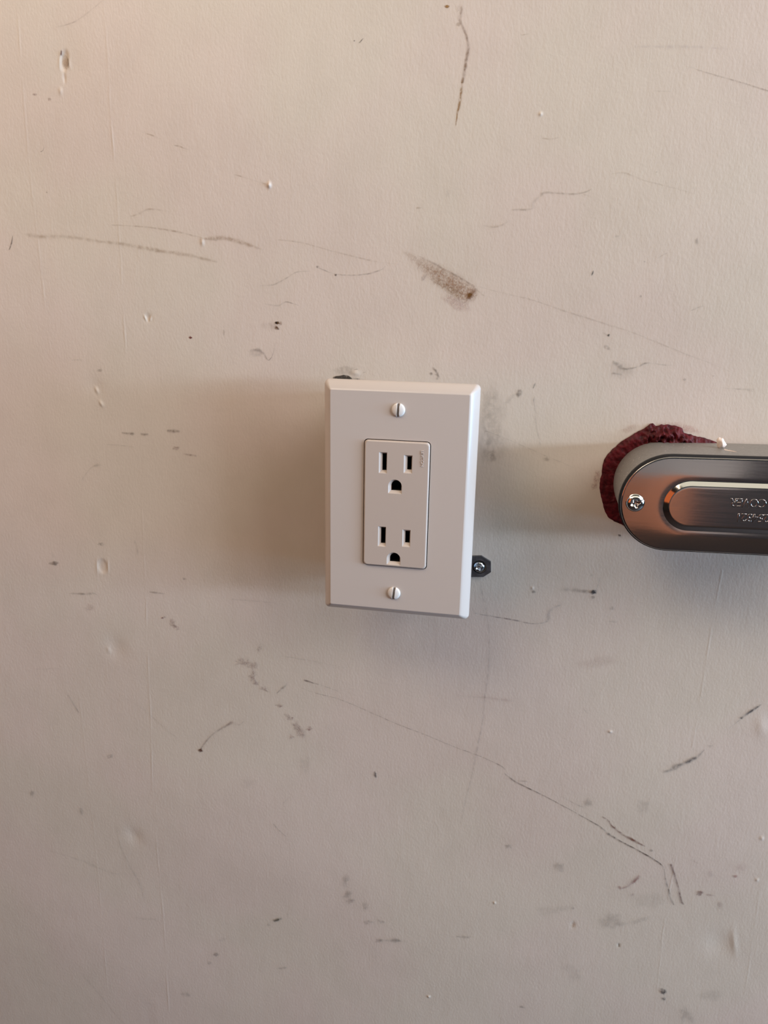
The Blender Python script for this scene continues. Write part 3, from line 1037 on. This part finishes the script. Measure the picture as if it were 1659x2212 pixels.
def phillips(c, r, y0, dome, material, name, parent, depth=0.0012, arm=0.17, ln=0.62, rot=0.0):
    """pan head with a cross recess; head stands from y0 towards the room"""
    b = MB()
    nr, ns = 22, 96
    vs = []
    for i in range(nr + 1):
        rr = i / nr
        for k in range(ns):
            a = 2 * math.pi * k / ns
            u, w = rr * math.cos(a), rr * math.sin(a)
            y = dome * (1 - rr ** 2.6) ** 0.5 if rr < 1 else 0
            ca_, sa_ = math.cos(rot), math.sin(rot)
            uu, ww = u * ca_ + w * sa_, -u * sa_ + w * ca_
            f = 0
            for p_, q_ in ((uu, ww), (ww, uu)):
                if abs(p_) < ln:
                    f = max(f, min(1, max(0, (arm * (1 - .35 * abs(p_) / ln) - abs(q_)) / 0.06)) * (1 - (abs(p_) / ln) ** 2))
            y -= depth * f
            vs.append((c.x + r * u, y0 - y, c.z + r * w))
    fs = [(i * ns + k, i * ns + (k + 1) % ns, (i + 1) * ns + (k + 1) % ns, (i + 1) * ns + k) for i in range(nr) for k in range(ns)]
    b.add(vs, fs)
    lp = vs[-ns:]
    b.loft([lp, [(x, y0 + 0.0006, z) for x, y, z in lp]], smooth=False)
    return b.build(name, material, parent)


sc = at(1034.5, 1226, -0.003)
phillips(sc, 0.0034, -0.0012, 0.0021, M['screw_zinc'], 'screw', earo, 0.0014, 0.2, 0.6, 0.6)

# ------------------------------------------------------------------ conduit body
YC = -0.0470          # front of the steel cover
cb_top0, cb_top1 = at(1450, 987, YC), at(1657, 993.5, YC)
cb_bot0, cb_bot1 = at(1450, 1189, YC), at(1657, 1199, YC)
dirv = ((cb_top1 - cb_top0) + (cb_bot1 - cb_bot0)).normalized()
ang = math.atan2(dirv.z, dirv.x)
leftp = at(1341, 1080, YC)
ux, uz = math.cos(ang), math.sin(ang)
mid = (cb_top0 + cb_bot0) / 2
RC = ((cb_top0 - cb_bot0).x * -uz + (cb_top0 - cb_bot0).z * ux) / 2
# leftmost extent along the axis
sl = (leftp.x - mid.x) * ux + (leftp.z - mid.z) * uz
CC = Vector((mid.x + ux * (sl + RC), 0, mid.z + uz * (sl + RC)))   # centre of the left round end
LEN = 0.088                                                        # between the end centres
print('RC', RC, 'ang', math.degrees(ang), 'CC', CC)


def stad(r, y, n=28, du=0.0, dw=0.0, ln=None):
    """stadium loop along the conduit body's axis"""
    ln = LEN if ln is None else ln
    out_ = []
    for k in range(n + 1):
        a = math.pi / 2 + math.pi * k / n
        out_.append((r * math.cos(a), r * math.sin(a)))
    for k in range(n + 1):
        a = -math.pi / 2 + math.pi * k / n
        out_.append((ln + r * math.cos(a), r * math.sin(a)))
    return [(CC.x + (u + du) * ux - (w + dw) * uz, y, CC.z + (u + du) * uz + (w + dw) * ux) for u, w in out_]


cb = thing('conduit_body', 'long round-ended metal conduit body with stamped steel cover, cut off by the frame edge',
           'conduit fitting', (CC.x + 0.04, 0, CC.z))
b = MB()
b.loft([stad(RC * .955, -0.0005), stad(RC * .965, -0.004), stad(RC * .975, -0.030), stad(RC * .985, YC + 0.0060), stad(RC * .97, YC + 0.0050)])
b.add(stad(RC * .955, -0.0005), [tuple(range(58))], 0, False)
b.add(stad(RC * .97, YC + 0.0050), [tuple(range(58))], 0, False)
b.build('housing', M['cast'], cb)
b = MB()
b.loft([stad(RC * .985, YC + 0.0052), stad(RC * 1.028, YC + 0.0048), stad(RC * 1.030, YC + 0.0014), stad(RC * .98, YC + 0.0007)], cap='both')
b.build('gasket', M['gasket'], cb)

# cover: slightly domed sheet with a raised long panel
el = at(1434, 1090, YC - 0.001)
eu = (el.x - CC.x) * ux + (el.z - CC.z) * uz       # left end of raised panel along axis
et, eb = at(1520, 1041, YC - 0.001), at(1520, 1147, YC - 0.001)
wt = -(et.x - CC.x) * uz + (et.z - CC.z) * ux
wb = -(eb.x - CC.x) * uz + (eb.z - CC.z) * ux
RE = (wt - wb) / 2
DW = (wt + wb) / 2
DU = eu + RE
LE = LEN - 2 * DU
print('emboss', RE, DW, DU)


def es(r, y):
    return stad(r, y, du=DU, dw=DW, ln=LE)


b = MB()
dome = 0.0006
b.loft([stad(RC * .985, YC + 0.0009), stad(RC, YC + 0.0007), stad(RC, YC + 0.0003), stad(RC * .99, YC + 0.00008), stad(RC * .965, YC - 0.00003)])
# rings from the edge to the foot of the raised panel, with a soft crown
rings = []
A_, B_ = stad(RC * .965, 0), es(RE + .0004, 0)
for k in range(13):
    t = k / 12
    yy = YC - 0.00003 - 0.00055 * math.sin(t * math.pi * 0.5)
    if t > 0.85:
        yy += 0.00010 * ((t - .85) / .15)
    rings.append([(a[0] * (1 - t) + c[0] * t, yy, a[2] * (1 - t) + c[2] * t) for a, c in zip(A_, B_)])
b.loft(rings)
Y2 = rings[-1][0][1]
prof = [(RE + .0004, 0), (RE + .00015, .00006), (RE - .0001, .00020), (RE - .0019, .00144), (RE - .00215, .00156), (RE - .0025, .00160), (RE - .0032, .00161)]
er = [es(r_, Y2 - h_) for r_, h_ in prof]
b.loft(er)
b.add(er[-1], [tuple(range(len(er[-1])))], 0, True)
cover = b.build('cover', M['steel'], cb)
YT = er[-1][0][1]
for t_ in (('COVER', 1579, 1657, 1085), ('6254321', 1594, 1670, 1118.5)):
    pass


def lettering(body, px_end, py, size, width_px):
    """upside-down raised lettering; px_end is where its LAST character ends (left side)"""
    p = at(px_end, py, YT)
    o = text_mesh('raised_lettering', body, size, 0.00016, M['steel'], None, (0, 0, 0), (1, 0, 0), (0, 0, 1), 'LEFT', 0.00016)
    me = o.data
    xs_ = [v.co.x for v in me.vertices]
    zs_ = [v.co.z for v in me.vertices]
    x1, zc = max(xs_), (max(zs_) + min(zs_)) / 2
    x0 = min(xs_)
    want = (at(px_end + width_px, py, YT) - p).length
    k = want / (x1 - x0)
    for v in me.vertices:
        u, w, d = (v.co.x - x1) * k, (v.co.z - zc), v.co.y
        # rotate by 180 degrees, then along the body axis
        U, W_ = -u, -w
        v.co = Vector((p.x + U * ux - W_ * uz, YT - 0.00005 + d, p.z + U * uz + W_ * ux))
    o.parent = cover
    o.matrix_parent_inverse = Matrix.Translation(-world_loc(cover))
    return o


lettering('COVER', 1576.5, 1085.5, 0.0058, 79)
lettering('254321', 1593, 1118, 0.0056, 68)

sp = at(1373, 1088, YC - 0.002)
phillips(sp, 0.0044, YC - 0.0002, 0.0024, M['chrome'], 'screw', cover, 0.0012, 0.20, 0.55, 0.4)
b = MB()
sp2u = LEN * 1.0 + (CC.x - sp.x) * 0 + (-((sp.x - CC.x) * ux + (sp.z - CC.z) * uz))
p2 = Vector((CC.x + sp2u * ux, 0, CC.z + sp2u * uz))
phillips(p2, 0.0044, YC - 0.0002, 0.0024, M['chrome'], 'screw', cover, 0.0012, 0.20, 0.55, 1.1)
# threaded hub at the far end
b = MB()
hub = []
for u, r_ in ((LEN + RC * .8, .0185), (LEN + RC * 1.2, .0185), (LEN + RC * 1.25, .0195), (LEN + RC * 1.7, .0195), (LEN + RC * 1.7, .0165), (LEN + RC * 1.5, .016)):
    hub.append([(CC.x + u * ux - r_ * math.cos(a) * uz, -0.0225 + r_ * math.sin(a), CC.z + u * uz + r_ * math.cos(a) * ux)
                for a in [2 * math.pi * k / 40 for k in range(40)]])
b.loft(hub, smooth=False)
b.build('hub', M['cast'], cb)

# ------------------------------------------------------------------ red sealant round the conduit body
outl = [(1600, 966), (1556, 962), (1548, 955), (1525, 947), (1500, 941), (1492, 938), (1478, 935), (1474, 926), (1465, 921), (1445, 918), (1430, 917),
        (1418, 920), (1408, 914), (1398, 921), (1388, 927), (1378, 932), (1362, 942), (1345, 952), (1328, 966), (1314, 980), (1306, 992),
        (1301, 1008), (1300, 1022), (1296, 1038), (1295, 1055), (1299, 1075), (1304, 1096), (1312, 1115), (1322, 1123), (1338, 1131), (1360, 1139), (1400, 1146)]
P = resample([(x, y, 0., 0.) for x, y in outl], 1.6)
b = MB()
NC = 22
rows = []
nP = len(P)
for i, p in enumerate(P):
    # inner end lies under the housing
    cxp, cyp = (max(1440, min(1600, p[0])), 1045)
    o_ = at(p[0], p[1], 0)
    i0 = at(p[0] + (cxp - p[0]) * 0.45, p[1] + (cyp - p[1]) * 0.55, 0)
    top = math.exp(-((p[0] - 1440) / 55.0) ** 2) if p[1] < 1000 else 0.0
    row = []
    jag = noise.noise(Vector((i * .21, 3.1, 0))) * .0007 * (0.35 + top)
    dvec = (i0 - o_)
    dl = dvec.length or 1
    for j in range(NC + 1):
        t = j / NC
        q = o_ + dvec * t + dvec / dl * jag * (1 - t)
        up = 1 - math.exp(-t * 9)
        lump = noise.fractal(Vector((q.x * 330, q.z * 330, 1.7)), 1.0, 2.0, 4)
        ridg = abs(noise.noise(Vector((q.x * 420, q.z * 420, 7.7))))
        hgt = up * (0.0014 + top * 0.0042 * min(1, t * 5) + lump * (0.0005 + 0.0022 * top) - ridg * (0.0006 + 0.0045 * top))
        row.append((q.x, -max(0.0 if j == 0 else 0.0003, hgt + (0.00005 if j else 0)), q.z))
    rows.append(row)
b.loft(rows, closed=False)
red = b.build('sealant_patch', M['red'], None, fix=True)
red['label'] = 'dark red lumpy ragged sealant smeared on the wall around the metal conduit body'
red['category'] = 'sealant'

# crumb of plaster lying on top of the conduit body
b = MB()
cp_ = at(1551, 968, -0.012)
bm = bmesh.new()
bmesh.ops.create_icosphere(bm, subdivisions=3, radius=1.0)
for v in bm.verts:
    d = 1 + 0.45 * noise.noise(v.co * 1.6 + Vector((3, 1, 2))) + 0.2 * noise.noise(v.co * 4)
    v.co *= d
    sx = 0.0018 * (1 - 0.4 * v.co.z)
    v.co = Vector((v.co.x * sx + v.co.z * -0.0008, v.co.y * 0.0025, v.co.z * 0.0028))
mz = min(v.co.z for v in bm.verts)
bm.verts.index_update()
ztop = CC.z + RC * .972 / ux + (cp_.x - CC.x) * math.tan(ang)
b.add([(v.co.x + cp_.x, v.co.y - 0.016, v.co.z - mz + ztop - 0.0003) for v in bm.verts], [[v.index for v in f.verts] for f in bm.faces])
bm.free()
# thin splinter at its foot
b.loft([[(cp_.x + .0008, -0.021, ztop), (cp_.x + .0008, -0.0215, ztop + .0005), (cp_.x + .0008, -0.0222, ztop)],
        [(cp_.x + .0052, -0.0265, ztop + .0001), (cp_.x + .0052, -0.0266, ztop + .0004), (cp_.x + .0052, -0.0268, ztop + .0001)]], smooth=False, cap='both')
cr = b.build('plaster_crumb', M['plaster'])
cr['label'] = 'small pale crumb of plaster on top edge of the metal conduit body'
cr['category'] = 'plaster crumb'
